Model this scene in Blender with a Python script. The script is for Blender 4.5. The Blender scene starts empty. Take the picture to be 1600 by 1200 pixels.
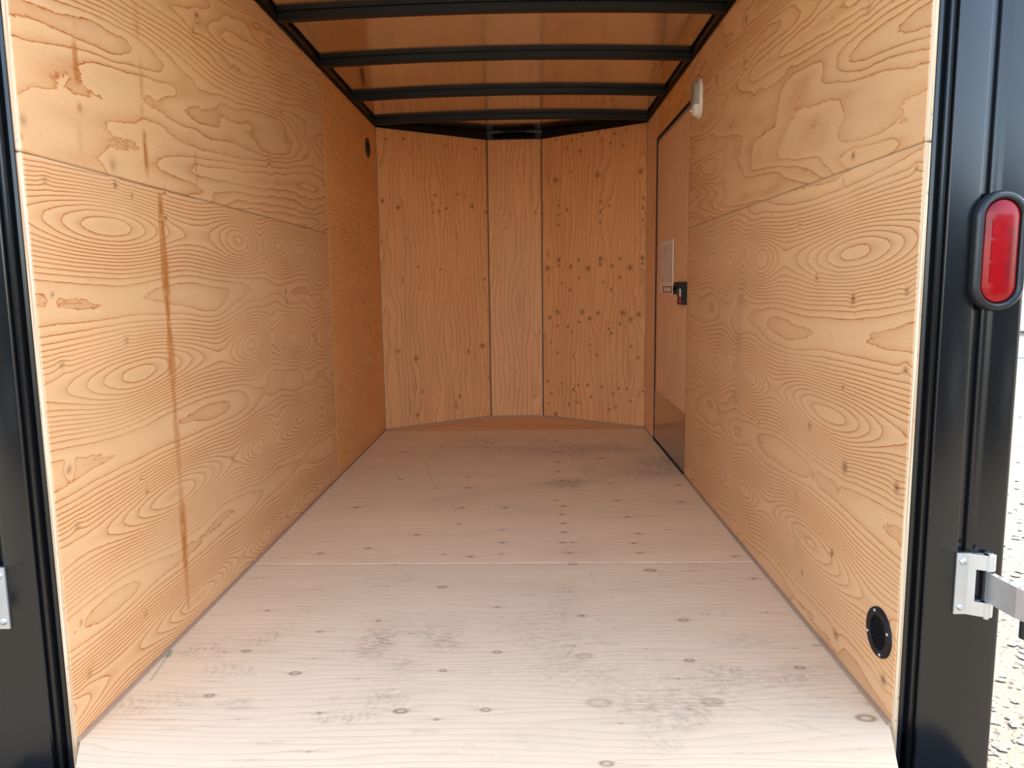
import bpy, bmesh, math, random
import numpy as np
from mathutils import Vector, Matrix

# ------------------------------------------------------------------ camera
FPX, PIT, YAW, ROL = 1163.82, 0.1298, -0.0225, -0.0129
CAM = np.array([0.0973, -1.4868, 0.9492])
cp, sp, cy, sy, cr, sr = (math.cos(PIT), math.sin(PIT), math.cos(YAW), math.sin(YAW), math.cos(ROL), math.sin(ROL))
FW = np.array([sy * cp, cy * cp, -sp])
_rt = np.array([cy, -sy, 0.0])
_up = np.cross(_rt, FW)
RT = cr * _rt + sr * _up
UP = -sr * _rt + cr * _up
scene = bpy.context.scene
cd = bpy.data.cameras.new('camera')
cd.sensor_width = 36.0
cd.lens = FPX * 36.0 / 1600.0
cd.clip_start = 0.02
cd.clip_end = 500
cam = bpy.data.objects.new('camera', cd)
scene.collection.objects.link(cam)
M = Matrix.Identity(4)
for i in range(3):
    M[i][0] = RT[i]; M[i][1] = UP[i]; M[i][2] = -FW[i]; M[i][3] = CAM[i]
cam.matrix_world = M
scene.camera = cam

# ------------------------------------------------------------------ light
SUN_EL, SUN_AZ = math.radians(58), math.radians(60)      # azimuth from +Y towards +X
world = bpy.data.worlds.new('world')
scene.world = world
world.use_nodes = True
wn = world.node_tree.nodes
wl = world.node_tree.links
for n in list(wn):
    wn.remove(n)
sky = wn.new('ShaderNodeTexSky')
sky.sky_type = 'NISHITA'
sky.sun_disc = False
sky.sun_elevation = SUN_EL
sky.sun_rotation = SUN_AZ
sky.air_density = 1.0
sky.dust_density = 1.2
bg = wn.new('ShaderNodeBackground')
bg.inputs['Strength'].default_value = 0.62
out = wn.new('ShaderNodeOutputWorld')
hs = wn.new('ShaderNodeHueSaturation')
hs.inputs['Saturation'].default_value = 0.88
wl.new(sky.outputs[0], hs.inputs['Color'])
wl.new(hs.outputs[0], bg.inputs[0])
wl.new(bg.outputs[0], out.inputs[0])
sl = bpy.data.lights.new('sun', 'SUN')
sl.energy = 4.4
sl.angle = math.radians(0.55)
sl.color = (1.0, 0.90, 0.76)
so = bpy.data.objects.new('sun', sl)
scene.collection.objects.link(so)
sdir = Vector((math.cos(SUN_EL) * math.sin(SUN_AZ), math.cos(SUN_EL) * math.cos(SUN_AZ), math.sin(SUN_EL)))
so.rotation_euler = sdir.to_track_quat('Z', 'Y').to_euler()
so.location = (8, 8, 12)
vs = scene.view_settings
vs.view_transform = 'Standard'
vs.look = 'None'
vs.gamma = 1.0
vs.use_curve_mapping = False
vs.exposure = 0.77

# ------------------------------------------------------------------ dimensions
W2 = 0.8736          # half width between the plywood faces
H = 1.981            # floor to top of plywood
L = 3.464            # rear edge to start of the V nose
VX1, VX2, VY = -0.182, 0.204, 3.9475
NL, NR = -0.028, 0.028
SEAM = 1.219
GROUND = -0.55
PT = 0.012           # plywood thickness

def ray(u, v):
    return FW + RT * (u - 800) / FPX + UP * (600 - v) / FPX
def hit(u, v, ax, val):
    d = ray(u, v)
    return CAM + d * (val - CAM[ax]) / d[ax]
def hit_plane(u, v, p, n):
    d = ray(u, v); p = np.array(p); n = np.array(n)
    return CAM + d * (np.dot(p - CAM, n) / np.dot(d, n))

# ------------------------------------------------------------------ helpers
COL = scene.collection
rnd = random.Random(7)

def tag(o, label=None, cat=None, group=None, kind=None):
    if label: o['label'] = label
    if cat: o['category'] = cat
    if group: o['group'] = group
    if kind: o['kind'] = kind
    return o

def link(name, me, mats, parent=None):
    o = bpy.data.objects.new(name, me)
    COL.objects.link(o)
    if not isinstance(mats, (list, tuple)):
        mats = [mats]
    for m in mats:
        me.materials.append(m)
    if parent is not None:
        o.parent = parent
        o.matrix_parent_inverse = parent.matrix_world.inverted() if False else Matrix.Translation(parent.location).inverted() if parent.type == 'EMPTY' else Matrix.Identity(4)
    return o

def obj(name, bm, mats, parent=None, smooth=False, bevel=0.0, seg=2):
    if bevel > 0:
        es = [e for e in bm.edges if len(e.link_faces) == 2 and e.calc_face_angle(0) > 0.6]
        bmesh.ops.bevel(bm, geom=es, offset=bevel, segments=seg, profile=0.6, affect='EDGES', clamp_overlap=True)
    bmesh.ops.recalc_face_normals(bm, faces=bm.faces[:])
    me = bpy.data.meshes.new(name)
    bm.to_mesh(me); bm.free()
    if smooth:
        for p in me.polygons: p.use_smooth = True
        try: me.set_sharp_from_angle(angle=math.radians(38))
        except Exception: pass
    return link(name, me, mats, parent)

def empty(name, loc):
    o = bpy.data.objects.new(name, None)
    o.empty_display_size = 0.05
    o.location = loc
    COL.objects.link(o)
    return o

def B(): return bmesh.new()

def box(bm, x0, x1, y0, y1, z0, z1):
    vsx = [bm.verts.new((x, y, z)) for x in (x0, x1) for y in (y0, y1) for z in (z0, z1)]
    for f in ((0, 1, 3, 2), (4, 6, 7, 5), (0, 4, 5, 1), (2, 3, 7, 6), (0, 2, 6, 4), (1, 5, 7, 3)):
        bm.faces.new([vsx[i] for i in f])
    return vsx

def boxf(bm, frame, a0, a1, b0, b1, c0, c1):
    """box in a local frame (origin, A, B, C)"""
    o, A, Bv, C = [np.array(t, float) for t in frame]
    vsx = [bm.verts.new(o + A * a + Bv * b + C * c) for a in (a0, a1) for b in (b0, b1) for c in (c0, c1)]
    for f in ((0, 1, 3, 2), (4, 6, 7, 5), (0, 4, 5, 1), (2, 3, 7, 6), (0, 2, 6, 4), (1, 5, 7, 3)):
        bm.faces.new([vsx[i] for i in f])

def prism(bm, pts, z0, z1, frame=None):
    """closed polygon pts (a,b) extruded c from z0 to z1"""
    if frame is None: frame = ((0, 0, 0), (1, 0, 0), (0, 1, 0), (0, 0, 1))
    o, A, Bv, C = [np.array(t, float) for t in frame]
    lo = [bm.verts.new(o + A * a + Bv * b + C * z0) for a, b in pts]
    hi = [bm.verts.new(o + A * a + Bv * b + C * z1) for a, b in pts]
    n = len(pts)
    bm.faces.new(lo[::-1]); bm.faces.new(hi)
    for i in range(n):
        j = (i + 1) % n
        bm.faces.new((lo[i], lo[j], hi[j], hi[i]))

def loft(bm, rings, frame, cap0=True, cap1=True):
    """rings: list of lists of (a,b,c)"""
    o, A, Bv, C = [np.array(t, float) for t in frame]
    vr = [[bm.verts.new(o + A * p[0] + Bv * p[1] + C * p[2]) for p in r] for r in rings]
    n = len(vr[0])
    for k in range(len(vr) - 1):
        for i in range(n):
            j = (i + 1) % n
            bm.faces.new((vr[k][i], vr[k][j], vr[k + 1][j], vr[k + 1][i]))
    if cap0: bm.faces.new(vr[0][::-1])
    if cap1: bm.faces.new(vr[-1])

def stadium(rx, rz, n=16):
    """2D stadium outline, half width rx, half height rz (rz>=rx)"""
    pts = []
    s = rz - rx
    for i in range(n + 1):
        a = math.pi * i / n
        pts.append((rx * math.cos(a), s + rx * math.sin(a)))
    for i in range(n + 1):
        a = math.pi + math.pi * i / n
        pts.append((rx * math.cos(a), -s + rx * math.sin(a)))
    return pts

def circle(r, n=32):
    return [(r * math.cos(2 * math.pi * i / n), r * math.sin(2 * math.pi * i / n)) for i in range(n)]

# ------------------------------------------------------------------ materials
def srgb(r, g, b):
    def c(v):
        v /= 255.0
        return v / 12.92 if v <= 0.04045 else ((v + 0.055) / 1.055) ** 2.4
    return (c(r), c(g), c(b), 1.0)

def sc(c, k): return tuple(v * k for v in c[:3]) + (1.0,)

class NT:
    def __init__(s, name):
        s.m = bpy.data.materials.new(name)
        s.m.use_nodes = True
        s.t = s.m.node_tree
        s.n, s.l = s.t.nodes, s.t.links
        s.b = s.n['Principled BSDF']
    def new(s, t, **kw):
        n = s.n.new(t)
        for k, v in kw.items(): setattr(n, k, v)
        return n
    def put(s, sock, v):
        if hasattr(v, 'is_output'): s.l.new(v, sock)
        else: sock.default_value = v
    def math(s, op, a, b=0.0, clamp=False, c=None):
        n = s.new('ShaderNodeMath', operation=op); n.use_clamp = clamp
        s.put(n.inputs[0], a); s.put(n.inputs[1], b)
        if c is not None: s.put(n.inputs[2], c)
        return n.outputs[0]
    def maprange(s, v, a, b, c=0.0, d=1.0, smooth=True):
        n = s.new('ShaderNodeMapRange')
        n.interpolation_type = 'SMOOTHSTEP' if smooth else 'LINEAR'
        s.put(n.inputs[0], v)
        for i, x in enumerate((a, b, c, d)): s.put(n.inputs[1 + i], x)
        return n.outputs[0]
    def mix(s, f, a, b, blend='MIX'):
        n = s.new('ShaderNodeMix', data_type='RGBA', blend_type=blend)
        s.put(n.inputs[0], f); s.put(n.inputs[6], a); s.put(n.inputs[7], b)
        return n.outputs[2]
    def noise(s, vec, scale=1.0, detail=3.0, rough=0.5):
        n = s.new('ShaderNodeTexNoise')
        s.l.new(vec, n.inputs['Vector'])
        n.inputs['Scale'].default_value = scale
        n.inputs['Detail'].default_value = detail
        n.inputs['Roughness'].default_value = rough
        return n.outputs[0]
    def mapping(s, vec, scale, loc=(0, 0, 0)):
        n = s.new('ShaderNodeMapping')
        s.l.new(vec, n.inputs[0])
        n.inputs['Scale'].default_value = scale
        n.inputs['Location'].default_value = loc
        return n.outputs[0]
    def attr(s, name):
        n = s.new('ShaderNodeAttribute'); n.attribute_name = name
        return n.outputs['Fac']
    def bump(s, h, strength, dist):
        n = s.new('ShaderNodeBump')
        n.inputs['Strength'].default_value = strength
        n.inputs['Distance'].default_value = dist
        s.l.new(h, n.inputs['Height'])
        s.l.new(n.outputs[0], s.b.inputs['Normal'])

def plain(name, col, rough=0.5, metal=0.0, var=0.08, scale=30, bump=0.0, coat=0.0):
    t = NT(name)
    tc = t.new('ShaderNodeTexCoord').outputs['Object']
    nz = t.noise(tc, scale, 3)
    dark = tuple(c * (1 - var) for c in col[:3]) + (1,)
    lite = tuple(min(1, c * (1 + var)) for c in col[:3]) + (1,)
    t.l.new(t.mix(nz, dark, lite), t.b.inputs['Base Color'])
    t.l.new(t.maprange(nz, 0, 1, rough * 0.85, min(1, rough * 1.15), False), t.b.inputs['Roughness'])
    t.b.inputs['Metallic'].default_value = metal
    if coat: 
        t.b.inputs['Coat Weight'].default_value = coat
        t.b.inputs['Coat Roughness'].default_value = 0.08
    if bump: t.bump(nz, bump, 0.002)
    return t.m

def plywood(name, light, dark, knotc, lw=0.0030, lstr=0.80, wash=0.42, fine=0.55, ragged=0.22,
            seed=0.0, rough=0.55, tone=0.10, stain=False, dirt=False, green=False):
    t = NT(name)
    uv = t.new('ShaderNodeUVMap').outputs[0]
    F = t.attr('ring'); G = t.attr('slope')
    n1 = t.noise(t.mapping(uv, (5, 16, 1), (seed, seed * 2, seed)), 1.0, 3, 0.5)
    n2 = t.noise(t.mapping(uv, (40, 110, 1), (seed, 3 + seed, seed)), 1.0, 3, 0.6)
    Ft = t.math('ADD', F, t.math('MULTIPLY', t.math('SUBTRACT', n1, 0.5), fine))
    Ft = t.math('ADD', Ft, t.math('MULTIPLY', t.math('SUBTRACT', n2, 0.5), ragged))
    fr = t.math('FRACT', Ft)
    inv = t.math('SUBTRACT', 1.0, fr)
    wdt = t.math('MULTIPLY', t.math('MAXIMUM', G, 8.0), lw)
    wdt = t.math('MINIMUM', wdt, 0.42)
    line = t.math('SUBTRACT', 1.0, t.math('DIVIDE', inv, wdt), clamp=True)
    line = t.maprange(line, 0.0, 0.75)
    lead = t.maprange(fr, 0.0, t.math('MULTIPLY', wdt, 0.35), 1.0, 0.0)      # soft other side of the line
    line = t.math('MAXIMUM', line, t.math('MULTIPLY', lead, 0.8))
    nv = t.noise(t.mapping(uv, (2.2, 5, 1), (9 + seed, seed, 0)), 1.0, 2, 0.5)
    lvar = t.maprange(nv, 0.25, 0.7, 0.45, 1.0)
    line = t.math('MULTIPLY', line, lvar)
    w = t.math('MULTIPLY', t.math('POWER', fr, 2.6), t.math('MULTIPLY', lvar, wash))
    fac = t.math('ADD', t.math('MULTIPLY', line, lstr), w, clamp=True)
    col = t.mix(fac, light, dark)
    # broad tone and fibre
    nb = t.noise(t.mapping(uv, (0.9, 3.2, 1), (4 + seed, 7, 0)), 1.0, 3, 0.55)
    v = t.maprange(nb, 0.25, 0.75, 1.0 - tone, 1.0 + tone * 0.5, False)
    nf = t.noise(t.mapping(uv, (14, 520, 1), (seed, seed, 0)), 1.0, 2, 0.6)
    v = t.math('MULTIPLY', v, t.maprange(nf, 0.2, 0.8, 0.93, 1.05, False))
    cm = t.new('ShaderNodeCombineXYZ')
    for i in range(3): t.l.new(v, cm.inputs[i])
    col = t.mix(1.0, col, cm.outputs[0], 'MULTIPLY')
    # short dark pores
    npz = t.noise(t.mapping(uv, (22, 240, 1), (2 + seed, 1, 0)), 1.0, 1, 0.5)
    col = t.mix(t.math('MULTIPLY', t.maprange(npz, 0.72, 0.80), 0.35), col, dark)
    # stains, dirt, knots have their own shapes
    stn = stain and t.math('MULTIPLY', t.attr('stain'), t.maprange(t.noise(t.mapping(uv, (70, 26, 1)), 1.0, 4, 0.65), 0.22, 0.55), clamp=True)
    if stain: col = t.mix(stn, col, sc(srgb(200, 120, 50), 0.85))
    nd = dirt and t.noise(t.mapping(uv, (34, 60, 1), (seed, 0, 0)), 1.0, 4, 0.65)
    drt = dirt and t.math('MULTIPLY', t.attr('dirt'), t.maprange(nd, 0.30, 0.72), clamp=True)
    if dirt: col = t.mix(drt, col, srgb(132, 108, 88))
    if green: col = t.mix(t.math('MULTIPLY', t.attr('green'), 1.0, clamp=True), col, srgb(70, 130, 70))
    kn = t.math('MULTIPLY', t.attr('knot'), 1.0, clamp=True)
    col = t.mix(kn, col, knotc)
    t.l.new(col, t.b.inputs['Base Color'])
    t.b.inputs['Roughness'].default_value = rough
    t.b.inputs['Specular IOR Level'].default_value = 0.35
    t.bump(t.math('SUBTRACT', nf, t.math('MULTIPLY', line, 0.5)), 0.12, 0.001)
    return t.m

KA = 1.0
WALL_L = sc(srgb(239, 187, 132), KA); WALL_D = sc(srgb(192, 110, 48), KA); KN = srgb(98, 52, 26)
m_wlo = plywood('fir plywood dense grain', WALL_L, WALL_D, KN, seed=1.0, stain=True)
m_wup = plywood('fir plywood broad grain', WALL_L, WALL_D, KN, lw=0.0045, lstr=0.55, wash=0.55, fine=0.6, ragged=0.30, seed=5.0, stain=True)
m_rlo = plywood('fir plywood dense grain pale', sc(srgb(239, 188, 134), KA), WALL_D, KN, lw=0.0028, lstr=0.76, seed=11.0, dirt=True)
m_rup = plywood('fir plywood broad grain pale', sc(srgb(239, 186, 131), KA), WALL_D, KN, lw=0.0045, lstr=0.6, wash=0.5, fine=0.6, ragged=0.30, seed=17.0)
m_end = plywood('fir plywood speckled', sc(srgb(246, 182, 112), KA), WALL_D, KN, lw=0.0025, lstr=0.45, wash=0.3, fine=0.6, ragged=0.3, seed=23.0)
m_nose = plywood('pine plywood upright grain', sc(srgb(248, 182, 120), 1.0), sc(srgb(190, 106, 50), KA), srgb(128, 62, 22), lw=0.0035, lstr=0.55, wash=0.38, fine=0.9, ragged=0.12, seed=31.0)
m_door = plywood('door plywood', sc(srgb(254, 206, 156), 1.0), sc(srgb(204, 124, 74), KA), KN, lw=0.004, lstr=0.5, wash=0.30, fine=0.6, ragged=0.10, seed=37.0)
m_floor = plywood('floor plywood pale', sc(srgb(247, 218, 178), 0.96), sc(srgb(215, 168, 118), 0.96), srgb(112, 70, 42), lw=0.0023, lstr=0.36, wash=0.26, fine=0.6, ragged=0.12, seed=41.0, rough=0.5, tone=0.07, dirt=True, green=True)
m_floor1 = plywood('floor plywood front sheet', sc(srgb(248, 218, 176), 1.0), sc(srgb(216, 168, 116), 1.0), srgb(112, 70, 42), lw=0.0023, lstr=0.36, wash=0.26, fine=0.6, ragged=0.12, seed=41.0, rough=0.5, tone=0.07, dirt=True, green=True)
m_floor2 = plywood('floor plywood tan', sc(srgb(238, 188, 136), 1.0), sc(srgb(200, 138, 88), 1.0), srgb(92, 66, 46), lw=0.0022, lstr=0.3, wash=0.25, fine=0.5, ragged=0.10, seed=47.0, rough=0.5)

def edge_mat():
    t = NT('plywood edge layers')
    tc = t.new('ShaderNodeTexCoord').outputs['Object']
    n1 = t.noise(t.mapping(tc, (420, 420, 3)), 1.0, 1, 0.4)
    n2 = t.noise(t.mapping(tc, (160, 160, 60)), 1.0, 3, 0.6)
    c = t.mix(t.maprange(n1, 0.35, 0.65), sc(srgb(246, 224, 182), 0.85), sc(srgb(216, 162, 118), 0.85))
    c = t.mix(t.maprange(n2, 0.62, 0.75, 0, 0.6), c, srgb(120, 62, 40))
    t.l.new(c, t.b.inputs['Base Color'])
    t.b.inputs['Roughness'].default_value = 0.75
    return t.m
m_edge = edge_mat()

m_black = plain('black gloss paint', (0.004, 0.0044, 0.005, 1), 0.20, 0.0, 0.05, 60, 0.0)
m_black.node_tree.nodes['Principled BSDF'].inputs['Specular IOR Level'].default_value = 0.55
m_steel = plain('black steel paint', (0.006, 0.0065, 0.007, 1), 0.42, 0.0, 0.2, 25)
m_steel.node_tree.nodes['Principled BSDF'].inputs['Specular IOR Level'].default_value = 0.28
m_rubber = plain('black rubber', (0.010, 0.010, 0.010, 1), 0.6, 0.0, 0.2, 80)
m_plastic = plain('black plastic', (0.006, 0.006, 0.007, 1), 0.5, 0.0, 0.15, 60)
m_plastic.node_tree.nodes['Principled BSDF'].inputs['Specular IOR Level'].default_value = 0.3
m_white = plain('white plastic', srgb(236, 226, 214), 0.4, 0.0, 0.03, 10)
m_lensw = plain('clear ribbed lens', srgb(168, 158, 142), 0.25, 0.0, 0.08, 40)
m_alu = plain('brushed aluminium', (0.60, 0.58, 0.545, 1), 0.44, 0.8, 0.05, 40)
m_zinc = plain('zinc screw', (0.62, 0.64, 0.68, 1), 0.3, 1.0, 0.15, 200)
m_caulk = plain('grey caulk', srgb(176, 146, 118), 0.7, 0.0, 0.1, 60)
m_joint = plain('grey joint strip', srgb(112, 86, 60), 0.6, 0.0, 0.1, 60)
m_dark = plain('dark gap', (0.004, 0.004, 0.004, 1), 0.8, 0.0, 0.1, 20)
m_skin = plain('black outer skin', (0.007, 0.0075, 0.008, 1), 0.35, 0.0, 0.1, 5)
m_kick = plain('stainless kick plate', (0.50, 0.45, 0.41, 1), 0.22, 1.0, 0.05, 20)
m_redpl = plain('red latch tab', srgb(150, 26, 30), 0.4)

def ceil_mat():
    t = NT('mill aluminium roof sheet')
    tc = t.new('ShaderNodeTexCoord').outputs['Object']
    n = t.noise(t.mapping(tc, (3, 3, 3)), 1.0, 3, 0.5)
    n2 = t.noise(t.mapping(tc, (1.7, 1.1, 1)), 1.0, 2, 0.5)
    t.l.new(t.mix(n, (0.68, 0.65, 0.62, 1), (0.76, 0.73, 0.70, 1)), t.b.inputs['Base Color'])
    t.b.inputs['Metallic'].default_value = 1.0
    t.l.new(t.maprange(n, 0.2, 0.8, 0.10, 0.17, False), t.b.inputs['Roughness'])
    t.bump(n2, 0.15, 0.01)
    return t.m
m_ceil = ceil_mat()

def red_lens():
    t = NT('red lens')
    tc = t.new('ShaderNodeTexCoord').outputs['Object']
    w = t.new('ShaderNodeTexWave'); w.wave_type = 'BANDS'; w.bands_direction = 'X'
    t.l.new(t.mapping(tc, (1, 1, 1)), w.inputs[0]); w.inputs['Scale'].default_value = 70; w.inputs['Distortion'].default_value = 0.0
    n = t.noise(t.mapping(tc, (30, 30, 18)), 1.0, 3, 0.5)
    c = t.mix(t.maprange(n, 0.35, 0.65), srgb(120, 0, 8), srgb(150, 2, 10))
    t.l.new(c, t.b.inputs['Base Color'])
    t.b.inputs['Roughness'].default_value = 0.22
    t.b.inputs['Specular IOR Level'].default_value = 0.3
    t.b.inputs['Subsurface Weight'].default_value = 0.0
    t.b.inputs['Subsurface Radius'].default_value = (0.01, 0.002, 0.002)
    t.b.inputs['Coat Weight'].default_value = 0.1
    t.b.inputs['Coat Roughness'].default_value = 0.05
    t.bump(w.outputs[1], 0.05, 0.001)
    return t.m
m_red = red_lens()

def label_mat():
    """cream sticker, printed lines run along its length; too small in the photo to read"""
    t = NT('printed paper label')
    uv = t.new('ShaderNodeUVMap').outputs[0]
    s = t.new('ShaderNodeSeparateXYZ'); t.l.new(uv, s.inputs[0])
    x, y = s.outputs[0], s.outputs[1]
    paper = srgb(240, 226, 212)
    rows = t.math('FRACT', t.math('MULTIPLY', x, 9.0))
    inrow = t.math('MULTIPLY', t.math('GREATER_THAN', rows, 0.3), t.math('LESS_THAN', rows, 0.75))
    n = t.noise(t.mapping(uv, (9, 46, 1)), 1.0, 2, 0.7)
    ink = t.math('MULTIPLY', inrow, t.maprange(n, 0.46, 0.56))
    ink = t.math('MULTIPLY', ink, t.math('MULTIPLY', t.math('GREATER_THAN', y, 0.22), t.math('LESS_THAN', y, 0.93)))
    # outlined box printed near the foot
    ax = t.math('ABSOLUTE', t.math('SUBTRACT', x, 0.62)); ay = t.math('ABSOLUTE', t.math('SUBTRACT', y, 0.08))
    o1 = t.math('MULTIPLY', t.math('LESS_THAN', ax, 0.34), t.math('LESS_THAN', ay, 0.062))
    i1 = t.math('MULTIPLY', t.math('LESS_THAN', ax, 0.27), t.math('LESS_THAN', ay, 0.042))
    ring = t.math('SUBTRACT', o1, i1)
    redz = t.math('MULTIPLY', t.math('LESS_THAN', x, 0.38), t.math('GREATER_THAN', y, 0.35))
    c = t.mix(t.math('MULTIPLY', ink, 0.75), paper, t.mix(redz, srgb(60, 44, 38), srgb(140, 58, 44)))
    c = t.mix(ring, c, srgb(64, 40, 28))
    t.l.new(c, t.b.inputs['Base Color'])
    t.b.inputs['Roughness'].default_value = 0.5
    return t.m
m_label = label_mat()

def ground_mat():
    t = NT('gravel yard')
    tc = t.new('ShaderNodeTexCoord').outputs['Object']
    n1 = t.noise(tc, 9.0, 6, 0.7)
    n2 = t.noise(tc, 60.0, 4, 0.7)
    n3 = t.noise(tc, 0.35, 3, 0.5)
    v = t.new('ShaderNodeTexVoronoi'); t.l.new(tc, v.inputs['Vector']); v.inputs['Scale'].default_value = 55
    c = t.mix(n1, srgb(134, 122, 97), srgb(160, 148, 124))
    c = t.mix(t.maprange(n2, 0.55, 0.75, 0, 0.6), c, srgb(120, 110, 98))
    c = t.mix(t.maprange(n3, 0.4, 0.7, 0, 0.3), c, srgb(156, 145, 126))
    n4 = t.noise(tc, 34.0, 2, 0.5)
    c = t.mix(t.maprange(n4, 0.61, 0.68, 0, 0.75), c, srgb(84, 78, 70))  # dark specks stand for stones and small shadows painted into the colour
    t.l.new(c, t.b.inputs['Base Color'])
    t.b.inputs['Roughness'].default_value = 0.95
    h = t.math('ADD', t.math('MULTIPLY', v.outputs[0], 0.6), n2)
    t.bump(h, 0.8, 0.012)
    return t.m
m_ground = ground_mat()
m_stone = plain('gravel stone', srgb(158, 150, 136), 0.9, 0.0, 0.25, 8)
m_strip = plain('blue-grey ground strip', srgb(128, 134, 146), 0.9, 0.0, 0.12, 3)
m_vanw = plain('white van paint', srgb(232, 234, 236), 0.25, 0.0, 0.02, 3)
m_glass = plain('dark window glass', (0.02, 0.025, 0.03, 1), 0.08, 0.0, 0.1, 3)

# ------------------------------------------------------------------ noise for grain fields
def vn(x, y, seed):
    x = np.asarray(x, float) + seed * 17.31; y = np.asarray(y, float) + seed * 5.77
    xi = np.floor(x).astype(np.int64); yi = np.floor(y).astype(np.int64)
    fx = x - xi; fy = y - yi
    fx = fx * fx * fx * (fx * (fx * 6 - 15) + 10); fy = fy * fy * fy * (fy * (fy * 6 - 15) + 10)
    def h(a, b):
        s = np.sin(a * 127.1 + b * 311.7 + seed * 74.7) * 43758.5453
        return (s - np.floor(s)) * 2 - 1
    return (h(xi, yi) * (1 - fx) + h(xi + 1, yi) * fx) * (1 - fy) + (h(xi, yi + 1) * (1 - fx) + h(xi + 1, yi + 1) * fx) * fy

def grid_panel(name, parent, frame, av, bv, mats, field, thick=PT, gaxis=0, clamp=None):
    """plywood sheet. frame=(origin, A, B, N): face at origin + A*a + B*b, thickness runs along -N.
    av, bv: sample positions. gaxis: 0 when the grain runs along A, 1 along B.
    field(a, b) -> dict(ring, knot, stain, dirt, green)"""
    o, A, Bv, N = [np.array(t, float) for t in frame]
    na, nb = len(av), len(bv)
    a, b = np.meshgrid(av, bv, indexing='ij')
    if clamp is not None: a = clamp(a, b)
    P = o + a[..., None] * A + b[..., None] * Bv
    P = P.reshape(-1, 3)
    idx = np.arange(na * nb).reshape(na, nb)
    q = np.stack([idx[:-1, :-1], idx[1:, :-1], idx[1:, 1:], idx[:-1, 1:]], -1).reshape(-1, 4)
    if np.dot(np.cross(A, Bv), N) < 0: q = q[:, ::-1]
    bord = np.concatenate([idx[:, 0], idx[-1, 1:], idx[-2::-1, -1], idx[0, -2:0:-1]])
    nbk = len(bord)
    back = P[bord] - N * thick
    allP = np.concatenate([P, back])
    base = na * nb
    k = np.arange(nbk); k2 = (k + 1) % nbk
    sk = np.stack([bord[k], base + k, base + k2, bord[k2]], -1)
    if np.dot(np.cross(A, Bv), N) < 0: sk = sk[:, ::-1]
    cs = [0, na - 1, na - 1 + nb - 1, 2 * (na - 1) + nb - 1]
    bk = np.array([[base + c for c in cs]])
    if np.dot(np.cross(A, Bv), N) > 0: bk = bk[:, ::-1]
    faces = np.concatenate([q, sk, bk])
    me = bpy.data.meshes.new(name)
    me.vertices.add(len(allP)); me.vertices.foreach_set('co', allP.astype(np.float32).ravel())
    nf = len(faces)
    me.loops.add(nf * 4); me.loops.foreach_set('vertex_index', faces.astype(np.int32).ravel())
    me.polygons.add(nf)
    me.polygons.foreach_set('loop_start', (np.arange(nf) * 4).astype(np.int32))
    mi = np.zeros(nf, np.int32); mi[len(q):] = 1
    me.polygons.foreach_set('material_index', mi)
    me.update(calc_edges=True)
    g, h = (a, b) if gaxis == 0 else (b, a)
    d = field(a, b)
    ring = d['ring']
    ga = np.gradient(ring, av, axis=0) if clamp is None else np.gradient(field(*np.meshgrid(av, bv, indexing='ij'))['ring'], av, axis=0); gb = np.gradient(ring, bv, axis=1)
    slope = np.sqrt(ga * ga + gb * gb)
    fl = {'ring': ring, 'slope': slope}
    for key in ('knot', 'stain', 'dirt', 'green'):
        fl[key] = d.get(key, np.zeros_like(ring))
    for key, val in fl.items():
        at = me.attributes.new(key, 'FLOAT', 'POINT')
        v = val.reshape(-1)
        v = np.concatenate([v, np.zeros(nbk)]).astype(np.float32)
        at.data.foreach_set('value', v)
    uvl = me.uv_layers.new(name='UVMap')
    gu = np.concatenate([g.reshape(-1), g.reshape(-1)[bord]]); hu = np.concatenate([h.reshape(-1), h.reshape(-1)[bord]])
    fi = faces.ravel()
    uvl.data.foreach_set('uv', np.stack([gu[fi], hu[fi]], -1).astype(np.float32).ravel())
    me.validate()
    return link(name, me, mats, parent)

def steps(a, b, d0, d1=None):
    d1 = d1 or d0
    n = max(2, int(round((b - a) / ((d0 + d1) / 2))))
    t = np.linspace(0, 1, n + 1)
    # spacing grows from d0 to d1
    s = d0 * t + (d1 - d0) * t * t / 2
    return a + (b - a) * s / s[-1]

def spots(a, b, lst, elong=(1, 1)):
    """lst of (a, b, radius, strength, ring?)"""
    K = np.zeros_like(a); R = np.zeros_like(a)
    for it in lst:
        pa, pb, r, s = it[:4]
        ra, rb = r * elong[0], r * elong[1]
        m = (np.abs(a - pa) < ra * 7) & (np.abs(b - pb) < rb * 7)
        if not m.any(): continue
        d2 = ((a[m] - pa) / ra) ** 2 + ((b[m] - pb) / rb) ** 2
        d = np.sqrt(d2)
        if len(it) > 4 and it[4]:
            K[m] = np.maximum(K[m], s * np.exp(-((d - 1.0) / 0.38) ** 2) + 0.35 * s * np.exp(-d2))
        else:
            K[m] = np.maximum(K[m], s * np.exp(-d2))
        R[m] += 0.6 * np.exp(-d2 / 6.0)
    return K, R

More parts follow.
